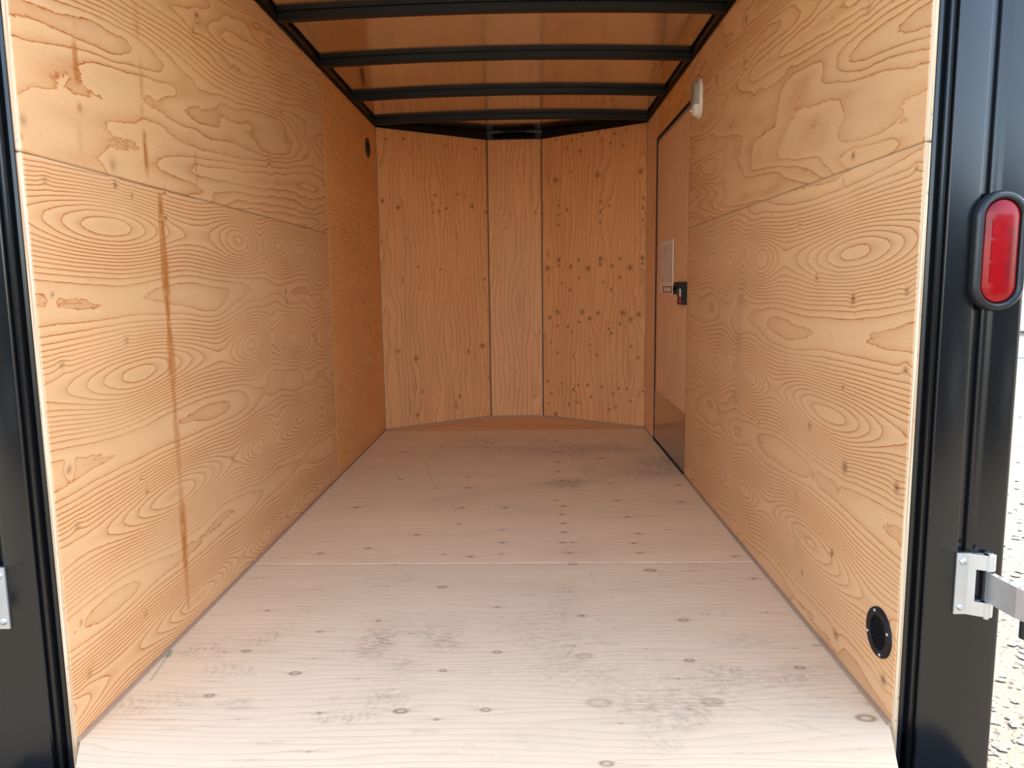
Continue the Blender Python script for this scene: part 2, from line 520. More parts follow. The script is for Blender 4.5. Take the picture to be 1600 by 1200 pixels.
# ================================================================== SETTING
# ---- floor
def floor_field(a, b):          # a = x (grain), b = y
    x, y = a, b
    ring = 42 * y + 1.5 * vn(x * 0.8, y * 5, 3) + 1.2 * vn(x * 2.0, y * 12, 4) + 0.4 * vn(x * 5, y * 30, 5)
    K, R = spots(a, b, FK, (1.35, 0.85))
    D = np.zeros_like(a)
    for (u, v, ru, rv, s) in FD:
        p = hit(u, v, 2, 0.0)
        r1 = abs(hit(u + ru, v, 2, 0.0)[0] - p[0]); r2 = abs(hit(u, v - rv, 2, 0.0)[1] - p[1])
        D += s * np.exp(-((x - p[0]) / r1) ** 2 - ((y - p[1]) / r2) ** 2)
    D *= 1.15 * (0.75 + 0.5 * vn(x * 9, y * 9, 8)) * (1 + 0.2 * np.clip(y - 1, 0, 1))
    # short dark grain flecks
    fl = vn(x * 9, y * 75, 91)
    D += np.clip((fl - 0.66) * 2.2, 0, 0.4) * np.clip(0.35 + 0.9 * vn(x * 2.2, y * 2.2, 92) + 0.25 * np.clip(y - 1, 0, 1), 0, 1)
    # boot prints: bars of tread inside an outline
    for (u, v, ang, ln, wd, per, s) in FP:
        p = hit(u, v, 2, 0.0); ca, sa = math.cos(ang), math.sin(ang)
        t1 = (x - p[0]) * ca + (y - p[1]) * sa; t2 = -(x - p[0]) * sa + (y - p[1]) * ca
        m = np.exp(-((t1 / ln) ** 4) - ((t2 / wd) ** 4))
        tr = 0.5 + 0.5 * np.sin(2 * math.pi * (t1 + 0.35 * np.abs(t2)) / per)
        D += 1.1 * s * m * (0.3 + tr) * (0.6 + 0.5 * vn(x * 22, y * 22, 12))
    # scuffs
    for (u0, v0, u1, v1, wdt, s) in FS:
        p, q = hit(u0, v0, 2, 0.0), hit(u1, v1, 2, 0.0)
        dx, dy = q[0] - p[0], q[1] - p[1]; l2 = dx * dx + dy * dy
        tt = np.clip(((x - p[0]) * dx + (y - p[1]) * dy) / l2, 0, 1)
        dd = np.hypot(x - p[0] - tt * dx, y - p[1] - tt * dy)
        D += s * np.exp(-(dd / wdt) ** 2)
    Gm = np.zeros_like(a)
    for (u0, v0, u1, v1, wdt, s) in ((266, 1017, 263, 1025, .006, .8), (262, 1024, 235, 1064, .0024, .55), (1270, 1008, 1284, 1008, .004, .6)):
        p, q = hit(u0, v0, 2, 0.0), hit(u1, v1, 2, 0.0)
        dx, dy = q[0] - p[0], q[1] - p[1]; l2 = dx * dx + dy * dy
        tt = np.clip(((x - p[0]) * dx + (y - p[1]) * dy) / l2, 0, 1)
        dd = np.hypot(x - p[0] - tt * dx, y - p[1] - tt * dy)
        Gm += s * np.exp(-(dd / wdt) ** 2)
    # thin dark grain tails running out of the knots
    T = np.zeros_like(a)
    for it in FK:
        m = (np.abs(x - it[0]) < 0.12) & (np.abs(y - it[1]) < 0.012)
        if m.any():
            T[m] = np.maximum(T[m], 0.35 * it[3] * np.exp(-((x[m] - it[0]) / 0.05) ** 2 - ((y[m] - it[1]) / 0.0028) ** 2))
    return dict(ring=ring + R, knot=np.maximum(K, T), dirt=np.clip(D, 0, 0.9), green=np.clip(Gm, 0, 1))

FKPX = [(418, 954, 5, 0), (385, 1017, 7, 1), (461, 1052, 9, 1), (327, 1087, 8, 1), (499, 1114, 6, 0), (626, 1111, 11, 1),
        (682, 1124, 6, 0), (482, 1174, 4, 0), (372, 1124, 3, 0), (249, 1124, 3, 0), (591, 970, 5, 0), (499, 987, 5, 0), (691, 917, 7, 1),
        (692, 1048, 6, 1), (537, 1017, 3, 0), (491, 1029, 3, 0), (604, 916, 3, 0), (576, 857, 4, 0), (500, 865, 4, 0), (618, 882, 3, 0),
        (735, 870, 4, 0), (1016, 891, 9, 1), (895, 881, 7, 1), (1178, 904, 6, 0), (776, 949, 5, 0), (909, 962, 7, 0), (1068, 969, 8, 1),
        (1198, 957, 4, 0), (777, 1019, 7, 1), (913, 1025, 10, 2), (1077, 1032, 8, 1), (1010, 1014, 3, 0), (1250, 1043, 8, 1),
        (936, 1098, 15, 2), (1112, 1097, 14, 2), (1353, 1122, 15, 1), (759, 1109, 8, 1), (948, 1193, 11, 1), (1241, 1013, 3, 0),
        (1148, 870, 4, 0), (890, 864, 4, 0), (1000, 864, 4, 0), (894, 848, 3, 0), (990, 849, 4, 0), (997, 834, 4, 0), (980, 808, 4, 0),
        (964, 782, 4, 0), (953, 755, 3, 0), (879, 848, 4, 0), (882, 832, 4, 0), (880, 818, 4, 0), (878, 804, 4, 0), (880, 791, 4, 0),
        (870, 782, 3, 0), (872, 737, 4, 0), (868, 689, 3, 0), (785, 848, 4, 0), (785, 828, 3, 0), (783, 866, 3, 0), (717, 819, 3, 0),
        (651, 836, 4, 0), (575, 857, 4, 0), (721, 794, 4, 0), (789, 793, 4, 0), (732, 745, 3, 0), (732, 762, 4, 0), (680, 763, 3, 0),
        (557, 793, 4, 0), (625, 749, 3, 0), (630, 707, 4, 0), (1060, 758, 4, 0), (1063, 785, 4, 0), (693, 867, 3, 0), (737, 870, 3, 0),
        (870, 706, 4, 0), (871, 722, 4, 0), (650, 700, 3, 0), (940, 716, 4, 0), (760, 700, 4, 0), (1005, 720, 3, 0), (1290, 1090, 3, 0),
        (970, 1130, 3, 0), (1060, 1060, 4, 0), (560, 1060, 3, 0), (640, 990, 3, 0)]
FK = []
for u, v, r, kind in FKPX:
    p = hit(u, v, 2, 0.0)
    rr = max(0.004, abs(hit(u + r, v, 2, 0.0)[0] - p[0])) * (1.5 if p[1] > 0.9 and kind == 0 else 1.0)
    if kind == 2: FK.append((p[0], p[1], rr * 0.8, 0.28, 1))
    elif kind == 1: FK.append((p[0], p[1], rr * 0.62, 0.62, 1))
    else: FK.append((p[0], p[1], rr * 0.66, 0.8))
FD = [(590, 1000, 34, 22, 0.55), (635, 1040, 32, 14, 0.4), (690, 1008, 34, 12, 0.35), (650, 985, 30, 12, 0.25),
      (900, 985, 110, 30, 0.22), (850, 1060, 110, 28, 0.25), (1040, 1090, 90, 26, 0.28), (1110, 1062, 60, 20, 0.32), (1265, 1058, 60, 20, 0.3),
      (880, 945, 60, 15, 0.2), (1170, 1000, 50, 14, 0.28), (940, 1040, 60, 20, 0.25), (1000, 1110, 60, 14, 0.22),
      (880, 700, 130, 14, 0.42), (990, 735, 80, 14, 0.55), (890, 755, 50, 7, 0.65), (700, 780, 40, 8, 0.22), (820, 800, 60, 12, 0.16),
      (760, 770, 70, 10, 0.14), (1050, 722, 34, 10, 0.5), (940, 700, 60, 8, 0.4), (730, 690, 60, 8, 0.3), (905, 865, 60, 14, 0.16), (1270, 1110, 60, 20, 0.18), (760, 960, 60, 30, 0.14),
      (620, 960, 60, 10, 0.15), (850, 1150, 80, 20, 0.14), (600, 1085, 50, 16, 0.2)]
FP = [(232, 1098, 0.25, 0.10, 0.045, 0.020, 0.35), (405, 995, 0.5, 0.10, 0.05, 0.022, 0.35), (315, 1018, -0.2, 0.075, 0.04, 0.02, 0.38),
      (362, 1046, 0.15, 0.085, 0.04, 0.022, 0.30), (590, 1004, 1.57, 0.10, 0.05, 0.019, 0.5), (695, 985, 1.5, 0.09, 0.05, 0.02, 0.28),
      (590, 1095, 0.1, 0.12, 0.05, 0.022, 0.22), (535, 1122, 0.0, 0.09, 0.025, 0.018, 0.35), (1070, 1125, 0.6, 0.12, 0.05, 0.022, 0.26),
      (1240, 1052, 0.3, 0.09, 0.045, 0.017, 0.3), (1140, 1052, -0.4, 0.09, 0.045, 0.022, 0.3), (480, 955, 0.3, 0.10, 0.045, 0.02, 0.2),
      (620, 905, 0.2, 0.10, 0.045, 0.02, 0.22), (1085, 883, 0.0, 0.07, 0.02, 0.02, 0.25), (1095, 955, 0.1, 0.09, 0.04, 0.02, 0.22),
      (860, 920, 0.3, 0.12, 0.05, 0.02, 0.2), (735, 1180, 0.5, 0.1, 0.05, 0.02, 0.22), (1040, 1150, 0.9, 0.11, 0.05, 0.02, 0.2),
      (850, 1010, 2.4, 0.12, 0.05, 0.024, 0.2), (690, 795, 0.1, 0.1, 0.05, 0.03, 0.25), (955, 805, 0.0, 0.12, 0.06, 0.03, 0.22)]
FS = [(790, 764, 900, 748, .006, .45), (900, 748, 985, 742, .006, .4), (670, 716, 700, 690, .005, .4), (668, 722, 672, 750, .005, .4), (700, 690, 760, 690, .005, .3),
      (520, 835, 550, 815, .004, .3), (880, 960, 902, 925, .003, .35), (902, 925, 1010, 918, .003, .3), (922, 895, 930, 915, .003, .35),
      (884, 1028, 905, 998, .0035, .4), (820, 985, 862, 985, .003, .45), (1165, 1105, 1280, 1140, .003, .3), (1200, 1130, 1330, 1150, .003, .25),
      (855, 958, 1250, 962, .002, .18), (725, 838, 800, 825, .004, .3), (610, 720, 650, 705, .005, .35)]

b0 = B()
box(b0, -0.76, 0.76, -0.19, 0.03, -0.12, -0.0185)
box(b0, -1.0, 1.0, 0.03, L + 0.62, -0.12, -0.0185)
floor = obj('floor', b0, m_steel)
tag(floor, 'pale plywood trailer floor with knots and boot prints', None, kind='structure')
FX = W2 - 0.006
def floor_clamp(x, y):          # the sheet narrows between the rear posts
    hi_ = np.minimum(FX, FX + (y - NR + 0.004) * 0.36); lo_ = np.maximum(-FX, -FX - (y - NL) * 0.50)
    return np.clip(x, lo_, hi_)
SEAMY = 0.986
grid_panel('floor_panel', floor, ((0, 0, 0), (1, 0, 0), (0, 1, 0), (0, 0, 1)), steps(-FX, FX, 0.0045), steps(-0.195, SEAMY - 0.0012, 0.0042), [m_floor, m_edge], floor_field, 0.018, 0, floor_clamp)
grid_panel('floor_panel', floor, ((0, 0, 0.0009), (1, 0, 0), (0, 1, 0), (0, 0, 1)), steps(-FX, FX, 0.0065), steps(SEAMY + 0.0012, 3.404, 0.006, 0.010), [m_floor1, m_edge], floor_field, 0.017)
def nose_floor_field(a, b):
    return dict(ring=42 * b + 1.5 * vn(a * 0.8, b * 5, 33) + 1.0 * vn(a * 2.0, b * 12, 34))
# nose sheet, same width at its rear edge then tapering: built as a tapered grid
def taper_floor():
    b = B()
    pts = [(-FX, 3.4065), (FX, 3.4065), (FX, L), (VX2, VY), (VX1, VY), (-FX, L)]
    prism(b, pts, -0.018, -0.003)
    bmesh.ops.recalc_face_normals(b, faces=b.faces[:])
    me = bpy.data.meshes.new('floor_panel')
    b.to_mesh(me); b.free()
    uvl = me.uv_layers.new(name='UVMap')
    vals = {}
    for lp in me.loops:
        c = me.vertices[lp.vertex_index].co
        uvl.data[lp.index].uv = (c.x, c.y)
    for key in ('ring', 'slope', 'knot', 'stain', 'dirt', 'green'):
        at = me.attributes.new(key, 'FLOAT', 'POINT')
        v = [42 * c.co.y if key == 'ring' else (42.0 if key == 'slope' else 0.0) for c in me.vertices]
        at.data.foreach_set('value', v)
    return link('floor_panel', me, [m_floor2, m_edge], floor)
taper_floor()

# ---- side walls: outer skin plus plywood sheets
b0 = B(); box(b0, -1.0, -W2 - PT - 0.001, NL + 0.002, L + 0.05, -0.12, H + 0.06)
wall_left = obj('wall_left', b0, m_skin)
tag(wall_left, 'left trailer wall of fir plywood sheets with an orange drip stain', None, kind='structure')

DY0, DY1, DZ1 = 2.185, 3.085, 1.80
b0 = B()
box(b0, W2 + PT + 0.001, 1.0, NR + 0.002, DY0, -0.12, H + 0.06)
box(b0, W2 + PT + 0.001, 1.0, DY0, DY1, DZ1, H + 0.06)
box(b0, W2 + PT + 0.001, 1.0, DY1, L + 0.05, -0.12, H + 0.06)
box(b0, W2 + PT + 0.001, 1.0, DY0, DY1, -0.12, -0.02)
wall_right = obj('wall_right', b0, m_skin)
tag(wall_right, 'right trailer wall of fir plywood sheets with a side door', None, kind='structure')

def dense(seed, per, z0, g0, glen, A=4.6):
    def f(a, b):
        g, z = a, b
        gw = g + 0.10 * vn(g * 1.2, z * 2.5, seed + 1)
        zz = z + 0.030 * vn(g * 0.9, z * 1.4, seed + 2) + 0.007 * vn(g * 3.2, z * 4, seed + 3)
        amp = A + 0.9 * vn(g * 0.7, z * 2, seed + 4)
        far = np.clip((g - 0.75) / 0.6, 0, 1)
        th = 2 * math.pi * (zz - z0) / per
        ring = amp * (np.cos(th) + 0.10 * np.cos(2 * th)) * (1 - 0.3 * far)
        near = 0.08 + 0.92 * (0.5 + 0.5 * np.cos(th)) ** 1.5
        ring += 2.3 * near * np.cos(2 * math.pi * (gw - g0) / (glen - 0.3 * far * glen) + 0.8 * np.floor((zz - z0) / per + 0.5))
        ring += 0.7 * vn(g * 1.6, z * 5, seed + 5) + (0.25 + 0.8 * far) * vn(g * 5, z * 13, seed + 6)
        return ring
    return f
def broad(seed, slope, k=1.0):
    def f(a, b):
        g, z = a, b
        zz = z + slope * g + 0.02 * vn(g * 1.5, z * 2, seed + 7)
        return k * (3.4 * vn(g * 0.45, zz * 3.8, seed) + 2.2 * vn(g * 0.95, zz * 9, seed + 1) + 0.7 * vn(g * 2.6, zz * 18, seed + 2)
                    + 6.0 * zz) + 0.16 * vn(g * 14, zz * 30, seed + 3)
    return f

def px_marks(px, ax, val, ia, ib):
    r = []
    for u, v, rad, s in px:
        p = hit(u, v, ax, val); q = hit(u, v + rad, ax, val)
        r.append((p[ia], p[ib], max(0.005, float(np.linalg.norm(q - p))), s))
    return r
LM = px_marks([(180, 289, 5, .8), (206, 306, 3, .8), (259, 341, 4, .8), (36, 188, 8, .45), (307, 24, 5, .7), (302, 48, 5, .5), (176, 258, 9, .35), (82, 461, 3, .7),
               (97, 570, 6, .45), (198, 532, 6, .4), (109, 732, 5, .5), (230, 769, 3, .7), (447, 455, 3, .9), (448, 472, 3, .9), (121, 823, 6, .4),
               (127, 973, 3, .7), (228, 960, 5, .4), (140, 1053, 7, .4), (113, 1103, 4, .9), (70, 281, 6, .4), (521, 196, 4, .6), (525, 323, 4, .7), (420, 253, 4, .5),
               (107, 736, 5, .5), (257, 300, 3, .8), (540, 240, 3, .6), (575, 290, 3, .6), (440, 175, 3, .5), (220, 748, 3, .4)], 0, -W2, 1, 2)
RM = px_marks([(1333, 467, 7, .85), (1417, 455, 6, .6), (1415, 578, 6, .6), (1317, 605, 3, .9), (1265, 665, 6, .6), (1320, 730, 9, .7), (1401, 762, 8, .75), (1309, 763, 3, .8),
               (1276, 434, 5, .6), (1300, 864, 5, .95), (1253, 894, 4, .7), (1306, 992, 8, .6), (1380, 1062, 8, .8), (1166, 30, 6, .7), (1163, 100, 6, .5), (1120, 124, 5, .7),
               (1333, 243, 5, .8), (1432, 262, 5, .5), (1358, 12, 9, .35), (1270, 742, 7, .35), (1080, 268, 4, .6), (1080, 297, 4, .6), (1186, 660, 4, .4), (1250, 352, 3, .5), (1318, 282, 3, .3),
               (1073, 610, 4, .6), (1040, 300, 2, .3)], 0, W2, 1, 2)

def left_stain(y, z):
    s = np.zeros_like(y)
    c = 0.512 + 0.006 * vn(z * 3, z * 0, 51)
    wd = 0.017 + 0.006 * vn(z * 9, 0 * z, 52) - 0.004 * np.clip((0.6 - z) / 0.6, 0, 1)
    gap = np.clip(0.9 + 0.6 * vn(z * 6, 0 * z, 53), 0.4, 1.0)
    s += gap * np.exp(-((y - c) / wd) ** 4) * ((z > 0.05) & (z < 1.205)) * 0.95
    for yc, za, zb, k in ((0.178, 1.33, 1.50, .9), (0.185, 1.50, 1.75, .35), (0.17, 1.22, 1.32, .25), (0.452, 1.23, 1.42, .9), (0.46, 1.42, 1.75, .45), (0.745, 1.25, 1.42, .4), (0.45, 1.55, 1.95, .3)):
        s += k * np.exp(-((y - yc - 0.004 * vn(z * 10, 0 * z, 60)) / 0.010) ** 4) * np.clip((z - za) / 0.02, 0, 1) * np.clip((zb - z) / 0.02, 0, 1) * np.clip(0.6 + 0.9 * vn(z * 22, 0 * z, 54), 0, 1)
    return np.clip(s, 0, 1)

def wall_field(ringf, marks, stain=False, scuffs=()):
    def f(a, b):
        K, R = spots(a, b, marks, (1.0, 1.0))
        d = dict(ring=ringf(a, b) + R, knot=K)
        if stain: d['stain'] = left_stain(a, b)
        D = np.zeros_like(a)
        for (pa, pb, ra, rb, s) in scuffs:
            D += s * np.exp(-((a - pa) / ra) ** 2 - ((b - pb) / rb) ** 2)
        d['dirt'] = D
        return d
    return f

FRL = ((-W2, 0, 0), (0, 1, 0), (0, 0, 1), (1, 0, 0))
FRR = ((W2, 0, 0), (0, 1, 0), (0, 0, 1), (-1, 0, 0))
LSP = 2.19
gp = 0.0011
grid_panel('plywood_panel', wall_left, FRL, steps(NL, LSP - gp, 0.006, 0.010), steps(-0.10, SEAM - gp, 0.0065), [m_wlo, m_edge], wall_field(dense(101, 0.347, 1.09, 0.27, 0.85, 6.0), LM, True))
grid_panel('plywood_panel', wall_left, FRL, steps(NL, LSP - gp, 0.006, 0.010), steps(SEAM + gp, H, 0.0065), [m_wup, m_edge], wall_field(broad(137, -0.10, 1.3), LM, True))
grid_panel('plywood_panel', wall_left, FRL, steps(LSP + gp, L - 0.001, 0.010), steps(-0.10, H, 0.010), [m_end, m_edge], wall_field(broad(141, 0.0, 1.6), [(LSP + 0.1 + 1.1 * rnd.random(), 0.2 + 1.7 * rnd.random(), 0.006 + 0.006 * rnd.random(), 0.5) for _ in range(45)]))
RSC = [(1.28, 0.75, 0.05, 0.10, .45), (1.30, 0.52, 0.05, 0.05, .5), (1.25, 0.93, 0.04, 0.06, .3), (0.62, 0.20, 0.03, 0.06, .3), (0.64, 0.33, 0.02, 0.05, .25)]
grid_panel('plywood_panel', wall_right, FRR, steps(NR, DY0 - gp, 0.006, 0.010), steps(-0.10, SEAM - gp, 0.0065), [m_rlo, m_edge], wall_field(dense(151, 0.41, 1.025, 0.30, 0.85, 6.4), RM, False, RSC))
grid_panel('plywood_panel', wall_right, FRR, steps(NR, DY0 - gp, 0.006, 0.010), steps(SEAM + gp, H, 0.0065), [m_rup, m_edge], wall_field(broad(173, -0.06, 1.75), RM))
grid_panel('plywood_panel', wall_right, FRR, steps(DY0 + gp, DY1, 0.010), steps(DZ1 + 0.012, H, 0.010), [m_end, m_edge], wall_field(broad(181, 0), []))
def upright(seed, k):
    def f(a, b):      # a across, b up
        return k * a + 1.6 * vn(a * 6, b * 0.9, seed) + 1.0 * vn(a * 12, b * 2.2, seed + 1) + 0.35 * vn(a * 30, b * 6, seed + 2)
    return f
grid_panel('plywood_panel', wall_right, FRR, steps(DY1 + 0.012, L - 0.001, 0.010), steps(-0.10, H, 0.012), [m_door, m_edge], wall_field(upright(185, 30), []), gaxis=1)

# ---- V nose (three sheets)
def vplane(p0, p1):
    p0 = np.array([p0[0], p0[1], 0.0]); p1 = np.array([p1[0], p1[1], 0.0])
    A = (p1 - p0); ln = np.linalg.norm(A); A = A / ln
    N = np.array([A[1], -A[0], 0.0])
    return p0, A, N, ln
b0 = B()
OUT = [(-1.0, L), (VX1 - 0.05, VY + 0.09), (VX2 + 0.05, VY + 0.09), (1.0, L)]
INN = [(W2 + 0.02, L + PT + 0.01), (VX2 + 0.004, VY + PT + 0.003), (VX1 - 0.004, VY + PT + 0.003), (-W2 - 0.02, L + PT + 0.01)]
prism(b0, OUT + INN, -0.12, H + 0.10)
wall_front = obj('wall_front', b0, m_skin)
tag(wall_front, 'V-shaped front wall of three upright plywood sheets', None, kind='structure')
Z1 = [(75, 95, 4, .7), (175, 93, 4, .8), (565, 148, 4, .7), (60, 430, 5, .9), (145, 467, 5, .8), (548, 460, 6, .9), (622, 492, 4, .9), (348, 400, 3, .8), (470, 394, 3, .7),
      (408, 472, 3, .9), (370, 487, 3, .8), (172, 860, 5, .7), (615, 857, 4, .7), (255, 790, 2, .7), (378, 803, 2, .6), (190, 630, 5, .3), (893, 495, 4, .6), (645, 383, 3, .5),
      (265, 135, 3, .5), (400, 130, 3, .4), (1148, 75, 4, .7), (1385, 45, 3, .6), (1325, 65, 3, .7), (1235, 60, 3, .7), (1300, 117, 3, .7), (1370, 130, 3, .7), (1137, 160, 3, .8),
      (1068, 150, 3, .6), (1005, 95, 3, .6), (1090, 100, 3, .6), (1085, 272, 3, .6), (1230, 290, 9, .55), (1000, 320, 8, .6), (1463, 270, 8, .6), (1020, 455, 3, .7), (1063, 478, 4, .8),
      (1018, 510, 2, .6), (1018, 563, 3, .8), (1247, 435, 3, .8), (1245, 487, 2, .8), (1245, 550, 3, .8), (1292, 460, 5, .5), (1480, 415, 3, .7), (1476, 470, 3, .8), (1476, 535, 3, .7),
      (1020, 750, 7, .7), (1020, 782, 3, .9), (960, 798, 8, .65), (1085, 788, 6, .7), (1128, 752, 3, .9), (1180, 797, 8, .65), (1245, 745, 7, .7), (1245, 777, 3, .9), (1352, 745, 4, .9),
      (1308, 783, 6, .6), (1407, 793, 9, .6), (1473, 740, 7, .7), (1473, 772, 3, .9), (1130, 848, 3, .8), (1352, 845, 3, .9), (1038, 878, 3, .6), (1080, 915, 3, .7), (1260, 873, 2, .6),
      (1303, 913, 3, .7), (1012, 1035, 8, .6), (970, 1065, 6, .6), (1147, 1035, 8, .6), (1188, 1070, 6, .8), (1130, 1090, 4, .9), (1070, 1117, 4, .9), (1232, 1040, 7, .6), (1368, 1040, 9, .6),
      (1410, 1075, 7, .6), (1455, 1047, 8, .6), (1350, 1098, 4, .8), (1290, 1125, 4, .9), (1090, 1142, 2, .7), (1305, 1150, 3, .9), (1012, 1110, 2, .7)]
Z2 = [(145, 518, 7, .5), (245, 558, 7, .7), (530, 520, 7, .6), (605, 488, 8, .7), (228, 420, 5, .3), (280, 738, 6, .4), (483, 762, 5, .9), (255, 865, 5, .9), (640, 663, 2, .7),
      (978, 470, 3, .7), (1013, 525, 3, .8), (1190, 482, 3, .6), (1228, 538, 3, .9), (1410, 492, 3, .7), (1450, 552, 3, .9), (1100, 540, 3, .5), (958, 680, 3, .8), (1037, 693, 3, .8),
      (1128, 702, 4, .8), (1098, 726, 3, .8), (1175, 700, 3, .8), (980, 745, 4, .8), (1253, 710, 4, .7), (1345, 720, 4, .8), (1315, 748, 3, .8), (1390, 722, 3, .7), (1475, 735, 4, .8),
      (1193, 767, 4, .8), (1077, 808, 4, .8), (1118, 795, 2, .8), (1293, 835, 4, .9), (1410, 787, 4, .9), (1330, 820, 2, .7), (965, 800, 2, .7), (1003, 860, 6, 1.0)]
VPX = [(580 + u / 3.478, 190 + v / 3.478, r / 3.478 * 1.1, s) for u, v, r, s in Z1] + [(580 + u / 3.478, 400 + v / 3.478, r / 3.478 * 1.1, s) for u, v, r, s in Z2]
for k, (p0, p1, seed, kk, cut) in enumerate((((-W2, L), (VX1, VY), 201, 26, (0, 768)), ((VX1, VY), (VX2, VY), 211, 30, (766, 848)), ((VX2, VY), (W2, L), 221, 26, (846, 1600)))):
    o0, A, N, ln = vplane(p0, p1)
    ks = []
    for u, v, r, s in VPX:
        p = hit_plane(u, v, o0, N)
        a_ = float(np.dot(p - o0, A))
        if -0.01 < a_ < ln + 0.01 and 0 < p[2] < H and cut[0] <= u <= cut[1]:
            ks.append((a_, p[2], max(0.0085, 1.45 * r * 5.2 / FPX), min(1.0, s * 1.2)))
    grid_panel('plywood_panel', wall_front, (o0, A, (0, 0, 1), N), steps(0.004, ln - 0.004, 0.0055), steps(-0.02, H, 0.006), [m_nose, m_edge], wall_field(upright(seed, kk), ks), gaxis=1)
# joint strips in the nose corners
for n, (x, y) in enumerate(((VX1, VY), (VX2, VY))):
    b0 = B(); box(b0, x - 0.005, x + 0.005, y - 0.003, y + 0.008, 0.0, H)
    tag(obj('trim_%d' % (n + 1), b0, m_joint, bevel=0.001), 'grey joint strip between the front plywood sheets', None, kind='structure')

# ---- skirting caulk strips
def strip(bm, p, q, N, wd, ht):
    p = np.array([p[0], p[1], 0.0]); q = np.array([q[0], q[1], 0.0]); A = q - p; ln = np.linalg.norm(A); A /= ln
    boxf(bm, (p, A, np.array([N[0], N[1], 0.0]), (0, 0, 1)), 0, ln, 0, wd, -0.004, ht)
b0 = B(); strip(b0, (-W2, NL), (-W2, L), (1, 0), 0.008, 0.007)
tag(obj('baseboard_left', b0, m_caulk), 'thin grey strip along the foot of the left wall', None, kind='structure')
b0 = B(); strip(b0, (W2, NR), (W2, DY0 - 0.005), (-1, 0), 0.008, 0.007); strip(b0, (W2, DY1 + 0.012), (W2, L), (-1, 0), 0.008, 0.007)
tag(obj('baseboard_right', b0, m_caulk), 'thin grey strip along the foot of the right wall', None, kind='structure')
b0 = B()
for p0, p1 in (((-W2, L), (VX1, VY)), ((VX1, VY), (VX2, VY)), ((VX2, VY), (W2, L))):
    o0, A, N, ln = vplane(p0, p1); strip(b0, p0, p1, N, 0.008, 0.006)
tag(obj('baseboard_front', b0, m_caulk), 'thin grey strip along the foot of the front wall', None, kind='structure')

# ---- ceiling: crowned aluminium sheet
ZC = H + 0.028           # roof sheet height at the side walls
CROWN = 0.026
def roofz(x): return ZC + CROWN * (1 - (x / 1.0) ** 2)
b0 = B()
xs = np.linspace(-1.0, 1.0, 25); ys = [-0.06, 0.6, 1.2, 1.8, 2.4, 3.0, L, VY + 0.1]
lo = [[b0.verts.new((x, y, roofz(x))) for y in ys] for x in xs]
hi = [[b0.verts.new((x, y, roofz(x) + 0.02)) for y in ys] for x in xs]
for i in range(len(xs) - 1):
    for j in range(len(ys) - 1):
        b0.faces.new((lo[i][j], lo[i][j + 1], lo[i + 1][j + 1], lo[i + 1][j]))
        b0.faces.new((hi[i][j], hi[i + 1][j], hi[i + 1][j + 1], hi[i][j + 1]))
    b0.faces.new((lo[i][0], lo[i + 1][0], hi[i + 1][0], hi[i][0]))
    b0.faces.new((lo[i][-1], hi[i][-1], hi[i + 1][-1], lo[i + 1][-1]))
for j in range(len(ys) - 1):
    b0.faces.new((lo[0][j], hi[0][j], hi[0][j + 1], lo[0][j + 1]))
    b0.faces.new((lo[-1][j], lo[-1][j + 1], hi[-1][j + 1], hi[-1][j]))
ceiling = obj('ceiling', b0, m_ceil, smooth=True)
tag(ceiling, 'shiny aluminium roof sheet reflecting the plywood', None, kind='structure')

# side rails under the roof edge
for n, s in ((3, -1), (4, 1)):
    b0 = B()
    box(b0, *(sorted((s * (W2 - 0.006), s * (W2 + 0.06)))), -0.02, L + 0.02, H, H + 0.045)
    box(b0, *(sorted((s * (W2 - 0.016), s * (W2 + 0.02)))), -0.02, L, H + 0.010, H + 0.016)
    tag(obj('trim_%d' % n, b0, m_steel), 'black steel roof rail along the top of the %s wall' % ('left' if s < 0 else 'right'), None, kind='structure')
# front rail over the nose sheets with its raised middle
b0 = B()
for p0, p1 in (((-W2, L), (VX1, VY)), ((VX1, VY), (VX2, VY)), ((VX2, VY), (W2, L))):
    o0, A, N, ln = vplane(p0, p1)
    boxf(b0, (o0, A, N, (0, 0, 1)), -0.006, ln + 0.006, -0.04, 0.008, H - 0.002, H + 0.040)
tr5 = obj('trim_5', b0, m_steel)
tag(tr5, 'black steel rail over the front plywood sheets', None, kind='structure')
m_chan = plain('black channel', (0.003, 0.0035, 0.0035, 1), 0.35)
m_chan.node_tree.nodes['Principled BSDF'].inputs['Specular IOR Level'].default_value = 0.05
b0 = B()
rings = []
for t in np.linspace(0, 1, 13):
    x = VX1 + 0.045 + (VX2 - VX1 - 0.09) * t
    zc = H + 0.004
    zt = H + 0.036 + 0.010 * math.sin(math.pi * t)
    zm = H + 0.020 + 0.008 * math.sin(math.pi * t)
    y = VY
    rings.append([(x, y - 0.02, zc), (x, y - 0.028, zc + 0.006), (x, y - 0.024, zm), (x, y - 0.032, zm + 0.006), (x, y - 0.022, zt), (x, y + 0.01, zt), (x, y + 0.01, zc)])
loft(b0, rings, ((0, 0, 0), (1, 0, 0), (0, 1, 0), (0, 0, 1)))
obj('middle_channel', b0, m_chan, tr5, smooth=True)

